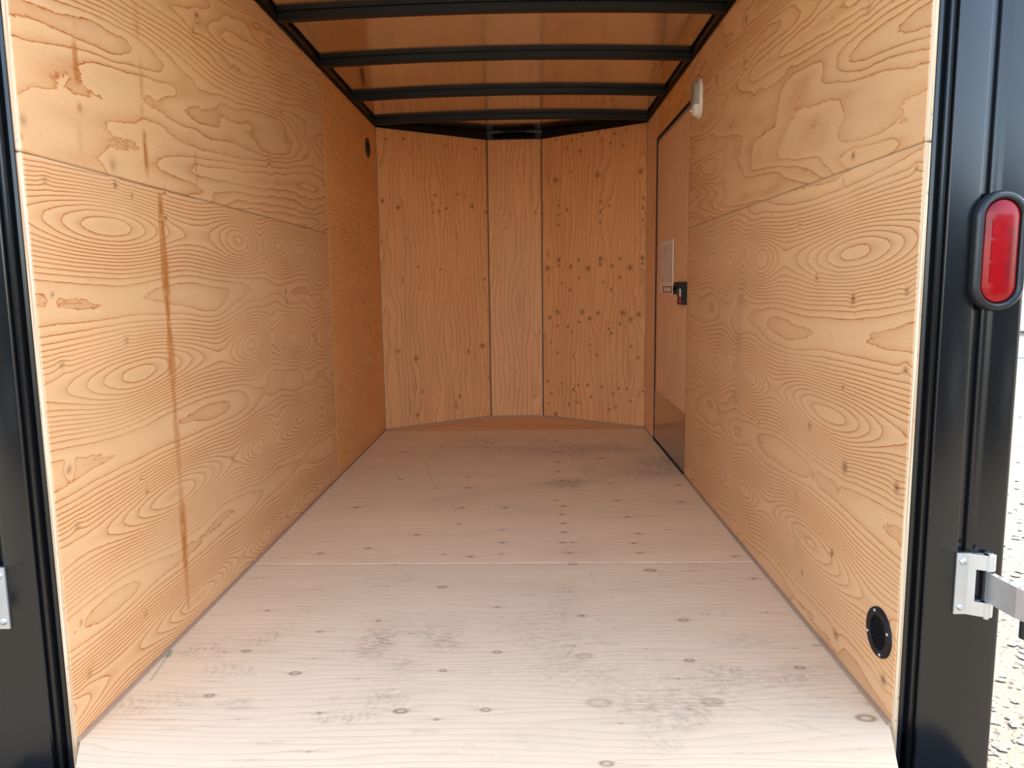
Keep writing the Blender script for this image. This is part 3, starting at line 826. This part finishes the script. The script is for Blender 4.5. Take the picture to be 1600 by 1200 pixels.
# ---- roof bows
def bow(y):
    b = B()
    rings = []
    prof = [(-0.014, 0.0), (-0.014, -0.007), (-0.019, -0.008), (-0.019, -0.032), (-0.016, -0.035), (0.016, -0.035), (0.019, -0.032), (0.019, 0.0)]
    for x in np.linspace(-W2 - 0.004, W2 + 0.004, 33):
        z = roofz(x) + 0.004
        e = max(0.0, (abs(x) - (W2 - 0.06)) / 0.06)
        rings.append([(x, y + p, z + q * (1 + 0.0 * e)) for p, q in prof])
    loft(b, rings, ((0, 0, 0), (1, 0, 0), (0, 1, 0), (0, 0, 1)))
    return b
BY = [3.425, 2.815, 2.165, 1.560, 0.95, 0.34]
BL = ['black curved roof bow nearest the V-shaped front wall',
      'black curved roof bow over the side door, second from the front wall',
      'black curved roof bow by the white dome light, third from the front wall',
      'black curved roof bow fourth from the front wall',
      'black curved roof bow fifth from the front wall, nearer the rear opening',
      'black curved roof bow closest to the rear opening']
for y, lb in zip(BY, BL):
    tag(obj('roof_bow', bow(y), m_steel, smooth=True), lb, 'roof bow', 'curved black roof bows')

# ---- rear frame posts
def post_profile(s, yf, yn, groove):
    # (x, y); x measured outwards from the plywood face
    x0 = W2 + PT
    pts = [(x0 + 0.001, yn + 0.10), (x0 + 0.001, yn - 0.002), (x0 + 0.007, yn - 0.004), (x0 + 0.0075, yn + 0.004), (x0 + 0.0125, yn + 0.004),
           (x0 + 0.013, yf + 0.008), (x0 + 0.0155, yf + 0.006), (x0 + 0.016, yf + 0.012), (x0 + 0.0235, yf + 0.012), (x0 + 0.0245, yf + 0.002), (x0 + 0.0265, yf)]
    a = 0.976
    if groove:
        pts += [(a - 0.008, yf), (a - 0.003, yf + 0.0018), (a + 0.001, yf + 0.012), (a + 0.013, yf + 0.014), (a + 0.017, yf + 0.007), (a + 0.023, yf + 0.0016), (a + 0.029, yf - 0.0008), (a + 0.036, yf - 0.0015)]
    else:
        pts += [(a, yf), (a + 0.030, yf - 0.0015)]
    pts += [(1.058, yf - 0.0015), (1.063, yf - 0.0005), (1.066, yf + 0.002), (1.067, yf + 0.006), (1.067, yn + 0.10)]
    return [(s * x, y) for x, y in pts]
YF = {1: 0.0, -1: -0.056}
posts = {}
for n, s in ((6, -1), (7, 1)):
    b0 = B()
    prism(b0, post_profile(s, YF[s], NR if s > 0 else NL, True), 0.40, H + 0.16)
    prism(b0, post_profile(s, YF[s], NR if s > 0 else NL, False), -0.45, 0.40)
    o = obj('trim_%d' % n, b0, m_black, smooth=True)
    for p in o.data.polygons: p.use_smooth = True
    try: o.data.set_sharp_from_angle(angle=math.radians(40))
    except Exception: pass
    tag(o, 'glossy black rear corner post beside the %s wall' % ('left' if s < 0 else 'right'), None, kind='structure')
    posts[s] = o
b0 = B(); box(b0, -1.067, 1.067, -0.04, 0.10, H + 0.002, H + 0.16)
tag(obj('trim_8', b0, m_black, bevel=0.003), 'black rear header beam over the opening', None, kind='structure')
b0 = B(); box(b0, -1.067, 1.067, -0.21, -0.02, -0.40, -0.11)
tag(obj('trim_9', b0, m_black, bevel=0.004), 'black rear sill beam under the floor edge', None, kind='structure')

# ---- side door in the right wall
DX = W2
b0 = B()
# black gasket channel round the door opening
box(b0, DX - 0.002, DX + 0.05, DY1, DY1 + 0.0115, -0.01, DZ1 + 0.011)
box(b0, DX - 0.002, DX + 0.05, DY0, DY1, DZ1, DZ1 + 0.0115)
box(b0, DX - 0.006, DX + 0.05, DY0, DY1, -0.015, 0.004)
door = obj('door_1', b0, m_rubber)
tag(door, 'narrow plywood side door with steel kick plate and black latch', None, kind='structure')
fr = obj('door_frame', (lambda b: (box(b, DX + 0.004, DX + 0.03, DY1 - 0.020, DY1 - 0.004, 0.006, DZ1 - 0.004), box(b, DX + 0.004, DX + 0.03, DY0, DY1 - 0.004, DZ1 - 0.022, DZ1 - 0.005), box(b, DX + 0.004, DX + 0.03, DY0, DY1 - 0.004, 0.006, 0.020), b)[-1])(B()), m_alu, door)
grid_panel('door_panel', door, ((DX + 0.003, 0, 0), (0, 1, 0), (0, 0, 1), (-1, 0, 0)), steps(DY0 + 0.002, DY1 - 0.018, 0.008), steps(0.018, DZ1 - 0.020, 0.010), [m_door, m_edge],
           wall_field(upright(191, 34), [(DY0 + 0.05 + 0.7 * rnd.random(), 0.35 + 1.4 * rnd.random(), 0.006, 0.5) for _ in range(26)]), gaxis=1)
b0 = B(); box(b0, DX + 0.03, DX + 0.07, DY0, DY1, -0.01, DZ1 + 0.01)
obj('outer_skin', b0, m_skin, door)
b0 = B(); box(b0, DX - 0.0005, DX + 0.0025, DY0 + 0.003, DY1 - 0.022, 0.018, 0.31)
kp = obj('kick_plate', b0, m_kick, door); kp['label'] = 'shiny stainless steel kick plate'
for yy, zz in ((DY1 - 0.034, 0.27), (DY1 - 0.034, 0.05), (DY1 - 0.036, 0.16)):
    b0 = B(); prism(b0, circle(0.005, 12), 0, 0.002, ((DX - 0.0005, yy, zz), (0, 1, 0), (0, 0, 1), (-1, 0, 0)))
    obj('screw', b0, m_zinc, kp)
# printed label on the door
b0 = B(); LY0, LY1, LZ0, LZ1 = 2.56, 2.95, 0.90, 1.19
q4 = [b0.verts.new((DX - 0.0006, y, z)) for y, z in ((LY1, LZ0), (LY0, LZ0), (LY0, LZ1 + 0.0), (LY1, LZ1 + 0.008))]
fc = b0.faces.new(q4)
q5 = [b0.verts.new((DX + 0.0028, v.co.y, v.co.z)) for v in q4]
b0.faces.new(q5[::-1])
for i in range(4): b0.faces.new((q4[i], q5[i], q5[(i + 1) % 4], q4[(i + 1) % 4]))
uvl = b0.loops.layers.uv.new('UVMap')
for f_ in b0.faces:
    for lp in f_.loops:
        lp[uvl].uv = ((LY1 - lp.vert.co.y) / (LY1 - LY0), (lp.vert.co.z - LZ0) / (LZ1 - LZ0))
lb = obj('printed_label', b0, m_label, door); lb['label'] = 'pale printed instruction label with a boxed mark at its foot'
# latch
b0 = B(); box(b0, DX - 0.016, DX + 0.003, 2.205, 2.345, 0.85, 0.962)
lt = obj('latch', b0, m_plastic, door, bevel=0.006); lt['label'] = 'black slam latch with a red tab'
b0 = B(); box(b0, DX - 0.020, DX - 0.014, 2.262, 2.285, 0.888, 0.928); obj('latch_slide', b0, m_alu, lt, bevel=0.002)
b0 = B(); box(b0, DX - 0.021, DX - 0.014, 2.245, 2.305, 0.856, 0.884); obj('red_tab', b0, m_redpl, lt, bevel=0.003)
b0 = B()
pts = [(2.34, 0.962), (2.40, 0.962), (2.432, 0.945), (2.440, 0.925), (2.425, 0.900), (2.412, 0.902), (2.416, 0.925), (2.400, 0.940), (2.34, 0.940)]
prism(b0, [(y, z) for y, z in pts], 0.003, 0.022, ((DX, 0, 0), (0, 1, 0), (0, 0, 1), (-1, 0, 0)))
obj('latch_lever', b0, m_plastic, lt)

# ================================================================== THINGS
# ---- dome light
def dome():
    y0, z0 = 1.985, 1.768
    root = empty('dome_light', (W2, y0, z0))
    fr = ((W2, y0, z0), (0, 1, 0), (0, 0, 1), (-1, 0, 0))
    b = B()
    RX, RZ = 0.050, 0.086
    loft(b, [[(a * k, c * (1 - (1 - k) * 0.58), d) for a, c in stadium(RX, RZ, 14)] for k, d in ((1.0, -0.001), (1.0, 0.006), (0.97, 0.010), (0.90, 0.013))], fr)
    base = obj('base', b, m_white, root, smooth=True)
    b = B()
    # housing (lower third) and lens (upper part) of the raised body
    def body(zlo, zhi, top):
        rings = []
        pts = [p for p in stadium(RX * 0.80, RZ * 0.90, 14)]
        for k, d in ((1.0, 0.012), (0.97, 0.024), (0.86, 0.031), (0.6, 0.035)):
            rings.append([(a * k, min(max(c * (1 - (1 - k) * 0.55), zlo), zhi), d) for a, c in pts])
        return rings
    loft(b, body(-1, -0.030, 0), fr); obj('housing', b, m_white, root, smooth=True)
    b = B(); loft(b, body(-0.0295, 1, 1), fr); ln = obj('lens', b, m_lensw, root, smooth=True); ln['label'] = 'clear ribbed lens'
    for i in range(9):
        b = B(); zc = -0.02 + i * 0.0095
        hw = RX * 0.62 if zc < 0.03 else RX * 0.62 * math.sqrt(max(0.1, 1 - ((zc - 0.03) / 0.045) ** 2))
        boxf(b, fr, -hw, hw, zc - 0.0015, zc + 0.0015, 0.030, 0.0365); obj('rib', b, m_lensw, ln)
    b = B(); prism(b, circle(0.006, 14), 0.02, 0.040, ((W2, y0 + 0.012, z0 - 0.048), (0, 1, 0), (0, 0, 1), (-1, 0, 0))); obj('switch', b, m_white, root, bevel=0.0015)
    tag(root, 'oval white dome light with clear ribbed lens beside the side door', 'light')
dome()

# ---- wall vents
def vent(loc, N, R, screws, label, depth=0.006):
    root = empty('wall_vent', loc)
    A = np.array([0, 1, 0.0]); C = np.array(N, float)
    fr = (loc, A, (0, 0, 1), C)
    b = B()
    ro, ri = circle(R, 40), circle(R * 0.66, 40)
    rings = [[(a, c, -0.001) for a, c in ro], [(a, c, depth * 0.5) for a, c in ro], [(a * 0.97, c * 0.97, depth) for a, c in ro],
             [(a * 1.03, c * 1.03, depth) for a, c in ri], [(a, c, depth * 0.8) for a, c in ri], [(a, c, 0.0002) for a, c in ri]]
    loft(b, rings, fr, True, False); obj('flange', b, m_plastic, root, smooth=True)
    b = B(); prism(b, circle(R * 0.67, 32), -0.0005, 0.0006, fr); obj('backing', b, m_dark, root)
    n = 11
    for i in range(n):
        z = -R * 0.66 + (i + 0.5) * 2 * R * 0.66 / n
        hw = math.sqrt(max(0, (R * 0.655) ** 2 - z * z))
        if hw < 0.006: continue
        b = B()
        prism(b, [(z - 0.0022, 0.001), (z + 0.001, depth * 0.9), (z + 0.0026, depth * 0.9), (z + 0.0002, 0.001)], -hw, hw, (loc, (0, 0, 1), C, A))
        obj('louver', b, m_plastic, root)
    for a in screws:
        p = np.array(loc) + A * (R * 0.85 * math.cos(a)) + np.array([0, 0, 1]) * (R * 0.85 * math.sin(a))
        b = B(); loft(b, [[(x, y, 0.0) for x, y in circle(0.0042, 14)], [(x, y, depth + 0.001) for x, y in circle(0.0042, 14)], [(x * .6, y * .6, depth + 0.0025) for x, y in circle(0.0042, 14)]], (p, A, (0, 0, 1), C))
        obj('screw', b, m_zinc, root, smooth=True)
    tag(root, label, 'vent', 'round black wall vents')
vent((W2, 0.103, 0.176), (-1, 0, 0), 0.056, [math.radians(d) for d in (70, 160, 250, 340)], 'round black vent with silver screws low on the right wall by the rear opening')
vent((-W2, 3.195, 1.803), (1, 0, 0), 0.058, [math.radians(d) for d in (45, 135, 225, 315)], 'small round black vent high on the left wall near the front corner')

# ---- tail light on the right post
def tail_light():
    zc = 1.005; xc = 1.009; yf = YF[1] - 0.0013
    root = empty('tail_light', (xc, yf, zc))
    fr = ((xc, yf, zc), (1, 0, 0), (0, 0, 1), (0, -1, 0))
    b = B()
    def off(pts, d):          # offset a stadium by distance
        return d
    def st(rx, rz): return stadium(rx, rz, 18)
    RX, RZ = 0.0505, 0.1155
    rings = []
    for dr, d in ((0.0, -0.002), (0.0, 0.006), (-0.002, 0.012), (-0.006, 0.016), (-0.011, 0.0165), (-0.0145, 0.014), (-0.0165, 0.008), (-0.0165, -0.001)):
        rings.append([(a, c, d) for a, c in st(RX + dr, RZ + dr)])
    loft(b, rings, fr); obj('bezel', b, m_rubber_gloss, root, smooth=True)
    b = B()
    rx, rz = 0.0335, 0.0985
    rings = []
    for dr, d in ((0.0, 0.0), (0.0, 0.0075), (-0.0015, 0.0105), (-0.006, 0.0125), (-0.018, 0.0145), (-0.030, 0.0150)):
        rings.append([(a, c, d) for a, c in st(rx + dr, rz + dr)])
    loft(b, rings, fr); ln = obj('lens', b, m_red, root, smooth=True); ln['label'] = 'red ribbed lens'
    # moulded lamp windows in the lens
    for z0, z1 in ((-0.060, -0.022), (-0.018, 0.020), (0.026, 0.060)):
        b = B(); boxf(b, fr, -0.021, 0.004, z0, z1, 0.010, 0.0154); obj('lens_block', b, m_red2, ln, bevel=0.002)
    tag(root, 'oval red tail light in a black rubber bezel on the right post', 'tail light')
m_rubber_gloss = plain('bezel rubber', (0.014, 0.015, 0.015, 1), 0.3, 0.0, 0.1, 60)
m_red2 = plain('deep red lens block', srgb(150, 0, 6), 0.25, 0.0, 0.05, 60)
m_red2.node_tree.nodes['Principled BSDF'].inputs['Specular IOR Level'].default_value = 0.2
tail_light()

# ---- hinges on the rear posts
def hinge(s, label):
    yf = YF[s] - 0.0010
    xo = 1.009
    zc = 0.332
    root = empty('door_hinge', (s * xo, yf, zc))
    fr = ((0, 0, 0), (s, 0, 0), (0, -1, 0), (0, 0, 1))
    Y = -yf
    x0, x1 = 0.969, 1.046
    # leaf screwed to the post: profile in plan, with a raised lip towards the knuckle
    prof = [(x0, Y), (x0, Y + 0.0045), (x0 + 0.024, Y + 0.0050), (x0 + 0.030, Y + 0.0085), (x0 + 0.050, Y + 0.020), (x0 + 0.056, Y + 0.024), (x0 + 0.056, Y + 0.016), (x0 + 0.036, Y + 0.002), (x0 + 0.03, Y)]
    b = B()
    prism(b, prof[:4] + [(x0 + 0.036, Y + 0.0115), (x0 + 0.036, Y)], 0.268, 0.398, fr)
    leaf = obj('leaf', b, m_alu, root, bevel=0.002)
    for z0, z1 in ((0.268, 0.298), (0.366, 0.398)):
        b = B()
        prism(b, [(x0 + 0.034, Y + 0.001), (x0 + 0.034, Y + 0.0105), (x0 + 0.046, Y + 0.017), (x0 + 0.056, Y + 0.021), (x0 + 0.056, Y + 0.004)], z0, z1, fr)
        cx, cy = x0 + 0.0605, Y + 0.0125
        prism(b, [(cx + 0.0115 * math.cos(t), cy + 0.0115 * math.sin(t)) for t in np.linspace(0, 2 * math.pi, 25)[:-1]], z0, z1, fr)
        obj('knuckle', b, m_alu, root, smooth=True)
    b = B(); prism(b, circle(0.006, 18), 0.262, 0.402, ((s * (x0 + 0.0605), -(Y + 0.0125), 0), (1, 0, 0), (0, 1, 0), (0, 0, 1)))
    obj('pin', b, m_zinc, root, smooth=True)
    # swing arm (turned back towards the rear)
    b = B()
    cl = [(1.0250, Y + 0.010), (1.0255, Y + 0.024), (1.0270, Y + 0.045), (1.0300, Y + 0.070), (1.0340, Y + 0.095), (1.0400, Y + 0.115), (1.0500, Y + 0.130), (1.0640, Y + 0.140)]
    cl = [(x - 0.001, y) for x, y in cl]
    th = 0.0095
    L_, R_ = [], []
    for i, (x, y) in enumerate(cl):
        p, q = cl[max(0, i - 1)], cl[min(len(cl) - 1, i + 1)]
        dx, dy = q[0] - p[0], q[1] - p[1]; n = math.hypot(dx, dy)
        nx, ny = dy / n, -dx / n
        L_.append((x, y)); R_.append((x + nx * th, y + ny * th))
    prism(b, L_ + R_[::-1], 0.301, 0.363, fr)
    arm = obj('swing_arm', b, m_alu, root, bevel=0.0012)
    for k in range(5):
        b = B(); x, y = cl[1 + k]; boxf(b, fr, x + 0.003, x + 0.0065, y - 0.004, y + 0.006, 0.362, 0.3636); obj('slot', b, m_plastic, arm)
    b = B(); prism(b, circle(0.012, 24), 0.268, 0.300, ((s * 1.046, -(Y + 0.112), 0), (1, 0, 0), (0, 1, 0), (0, 0, 1)))
    obj('rubber_bumper', b, m_rubber, arm, bevel=0.002)
    for zz in (0.284, 0.381):
        b = B()
        loft(b, [[(x, y, 0.004) for x, y in circle(0.0078, 20)], [(x, y, 0.0065) for x, y in circle(0.0075, 20)], [(x * .7, y * .7, 0.0090) for x, y in circle(0.0075, 20)], [(x * .3, y * .3, 0.0098) for x, y in circle(0.0075, 20)]],
             ((s * (x0 + 0.0125), yf, zz), (1, 0, 0), (0, 0, 1), (0, -1, 0)))
        sc = obj('screw', b, m_zinc, leaf, smooth=True)
    tag(root, label, 'hinge', 'aluminium door hinges')
hinge(1, 'brushed aluminium hinge with bent swing arm below the red tail light')
hinge(-1, 'brushed aluminium hinge on the black post beside the left wall')
# small black grommet above the right hinge
b0 = B(); prism(b0, circle(0.0045, 14), -0.001, 0.006, ((1.006, YF[1] - 0.0015, 0.409), (1, 0, 0), (0, 0, 1), (0, -1, 0)))
obj('rivet', b0, m_rubber, posts[1], bevel=0.001)

# ================================================================== OUTSIDE
b0 = B(); g_ = 140
v4 = [b0.verts.new((x, y, GROUND)) for x, y in ((-g_, -g_), (g_, -g_), (g_, g_), (-g_, g_))]
b0.faces.new(v4)
tag(obj('ground', b0, m_ground), 'sunlit pale gravel yard around the trailer', None, kind='structure')
d2 = np.array([0.577, 0.817]); n2 = np.array([0.817, -0.577])
b0 = B()
pp = [d2 * r + n2 * t for r, t in ((16.2, -14), (16.2, 20), (21.8, 20), (21.8, -14))]
vv = [b0.verts.new((p[0], p[1], GROUND + 0.02)) for p in pp]
vb = [b0.verts.new((p[0], p[1], GROUND - 0.05)) for p in pp]
b0.faces.new(vv)
for i in range(4): b0.faces.new((vv[i], vb[i], vb[(i + 1) % 4], vv[(i + 1) % 4]))
tag(obj('grey_strip', b0, m_strip), 'blue-grey strip beyond the gravel', 'ground_band', kind='structure')  # flat blue-grey band laid just above the ground

# loose stones in the gravel beside the trailer
rg = random.Random(3)
verts, faces = [], []
ico = [(0, 0, 1), (.9, 0, .2), (.28, .85, .25), (-.72, .53, .2), (-.72, -.53, .25), (.28, -.85, .2), (0, 0, -.6)]
icf = [(0, 1, 2), (0, 2, 3), (0, 3, 4), (0, 4, 5), (0, 5, 1), (6, 2, 1), (6, 3, 2), (6, 4, 3), (6, 5, 4), (6, 1, 5)]
for i in range(9000):
    r = 0.6 + 7.5 * rg.random() ** 1.4
    x = 1.15 + (r * 0.75) * rg.random() + 0.05; y = -0.6 + r * rg.random() * 1.0
    s = 0.004 + 0.010 * rg.random() ** 2.5 * (1 + 0.2 * r)
    a = rg.random() * 6.28; ca, sa = math.cos(a), math.sin(a)
    kx, ky, kz = s * rg.uniform(.8, 1.5), s * rg.uniform(.7, 1.1), s * rg.uniform(.4, .8)
    n0 = len(verts)
    for vx, vy, vz in ico:
        px, py = vx * kx * rg.uniform(.8, 1.2), vy * ky * rg.uniform(.8, 1.2)
        verts.append((x + px * ca - py * sa, y + px * sa + py * ca, GROUND + kz * 0.3 + vz * kz))
    faces += [tuple(n0 + k for k in f) for f in icf]
me = bpy.data.meshes.new('gravel_stones'); me.from_pydata(verts, [], faces); me.update()
tag(link('gravel_stones', me, m_stone), 'loose pale stones scattered over the gravel', 'gravel', kind='stuff')

# ---- distant van
def van():
    base = np.array([14.6, 20.6, GROUND])
    fwd = np.array([-0.817, 0.577, 0.0]); rt = np.array([0.577, 0.817, 0.0])
    fr = (base, fwd, rt, np.array([0, 0, 1.0]))
    root = empty('parked_van', tuple(base))
    side = [(-3.4, 0.42), (-3.4, 2.1), (-3.2, 2.3), (0.35, 2.3), (1.05, 1.35), (1.75, 1.15), (1.85, 0.75), (1.85, 0.42)]
    b = B(); prism(b, side, -0.92, 0.92, (base, fwd, (0, 0, 1), rt)); obj('body', b, m_vanw, root, bevel=0.06, seg=3)
    for s in (-1, 1):
        b = B(); prism(b, [(-0.5, 1.35), (-0.5, 2.0), (0.30, 2.0), (0.85, 1.35)], 0.90 * s, 0.93 * s, (base, fwd, (0, 0, 1), rt)); obj('side_window', b, m_glass, root)
        for xw in (-2.5, 0.95):
            b = B(); prism(b, [(xw + 0.36 * math.cos(t), 0.36 + 0.36 * math.sin(t)) for t in np.linspace(0, 2 * math.pi, 29)[:-1]], s * 0.70, s * 0.96, (base, fwd, (0, 0, 1), rt))
            w = obj('wheel', b, m_rubber, root, bevel=0.03)
            b = B(); prism(b, [(xw + 0.2 * math.cos(t), 0.36 + 0.2 * math.sin(t)) for t in np.linspace(0, 2 * math.pi, 25)[:-1]], s * 0.95, s * 0.97, (base, fwd, (0, 0, 1), rt)); obj('rim', b, m_alu, w)
    b = B(); boxf(b, fr, 1.80, 1.93, -0.9, 0.9, 0.35, 0.62); obj('bumper', b, m_plastic, root, bevel=0.03)
    b = B(); prism(b, [(0.42, 2.16), (0.98, 1.42), (1.0, 1.44), (0.44, 2.18)], -0.8, 0.8, (base, fwd, (0, 0, 1), rt)); obj('windscreen', b, m_glass, root)
    tag(root, 'white van parked across the yard beyond the blue-grey strip', 'van')
van()

# ---- unseen black trailers, added to mirror a dark band in the glossy posts
def reflection_trailer(cx, cy):
    root = empty('reflection_trailer', (cx, cy, GROUND))
    z0 = GROUND
    b = B(); prism(b, [(cx - 2.2, cy - 0.95), (cx + 1.9, cy - 0.95), (cx + 2.6, cy - 0.2), (cx + 2.6, cy + 0.2), (cx + 1.9, cy + 0.95), (cx - 2.2, cy + 0.95)], z0 + 0.30, z0 + 2.30)
    body = obj('body', b, m_skin, root, bevel=0.03)
    b = B(); box(b, cx - 2.22, cx + 1.9, cy - 0.97, cy + 0.97, z0 + 0.20, z0 + 0.32); obj('frame_rail', b, m_steel, root)
    b = B(); box(b, cx + 2.5, cx + 3.6, cy - 0.05, cy + 0.05, z0 + 0.40, z0 + 0.48); obj('tow_tongue', b, m_steel, root)
    for sy_ in (-1, 1):
        b = B(); prism(b, [(cx - 0.55, z0 + 0.45), (cx - 0.4, z0 + 0.78), (cx + 0.4, z0 + 0.78), (cx + 0.55, z0 + 0.45)], sy_ * 0.95, sy_ * 1.15, ((0, cy, 0), (1, 0, 0), (0, 0, 1), (0, 1, 0)))
        obj('fender', b, m_alu, root)
        b = B(); prism(b, [(cx + 0.33 * math.cos(t), z0 + 0.33 + 0.33 * math.sin(t)) for t in np.linspace(0, 2 * math.pi, 25)[:-1]], sy_ * 0.93, sy_ * 1.13, ((0, cy, 0), (1, 0, 0), (0, 0, 1), (0, 1, 0)))
        w = obj('wheel', b, m_rubber, root, bevel=0.03)
    b = B(); box(b, cx + 2.55, cx + 2.64, cy - 0.06, cy + 0.06, z0 + 0.0, z0 + 0.42); obj('jack', b, m_steel, root)
    return root
tag(reflection_trailer(4.9, -5.6), 'black cargo trailer added unseen behind to the right for a dark reflection', 'trailer', 'black cargo trailers added behind for reflection')
tag(reflection_trailer(-4.6, -5.6), 'black cargo trailer added unseen behind to the left for a dark reflection', 'trailer', 'black cargo trailers added behind for reflection')
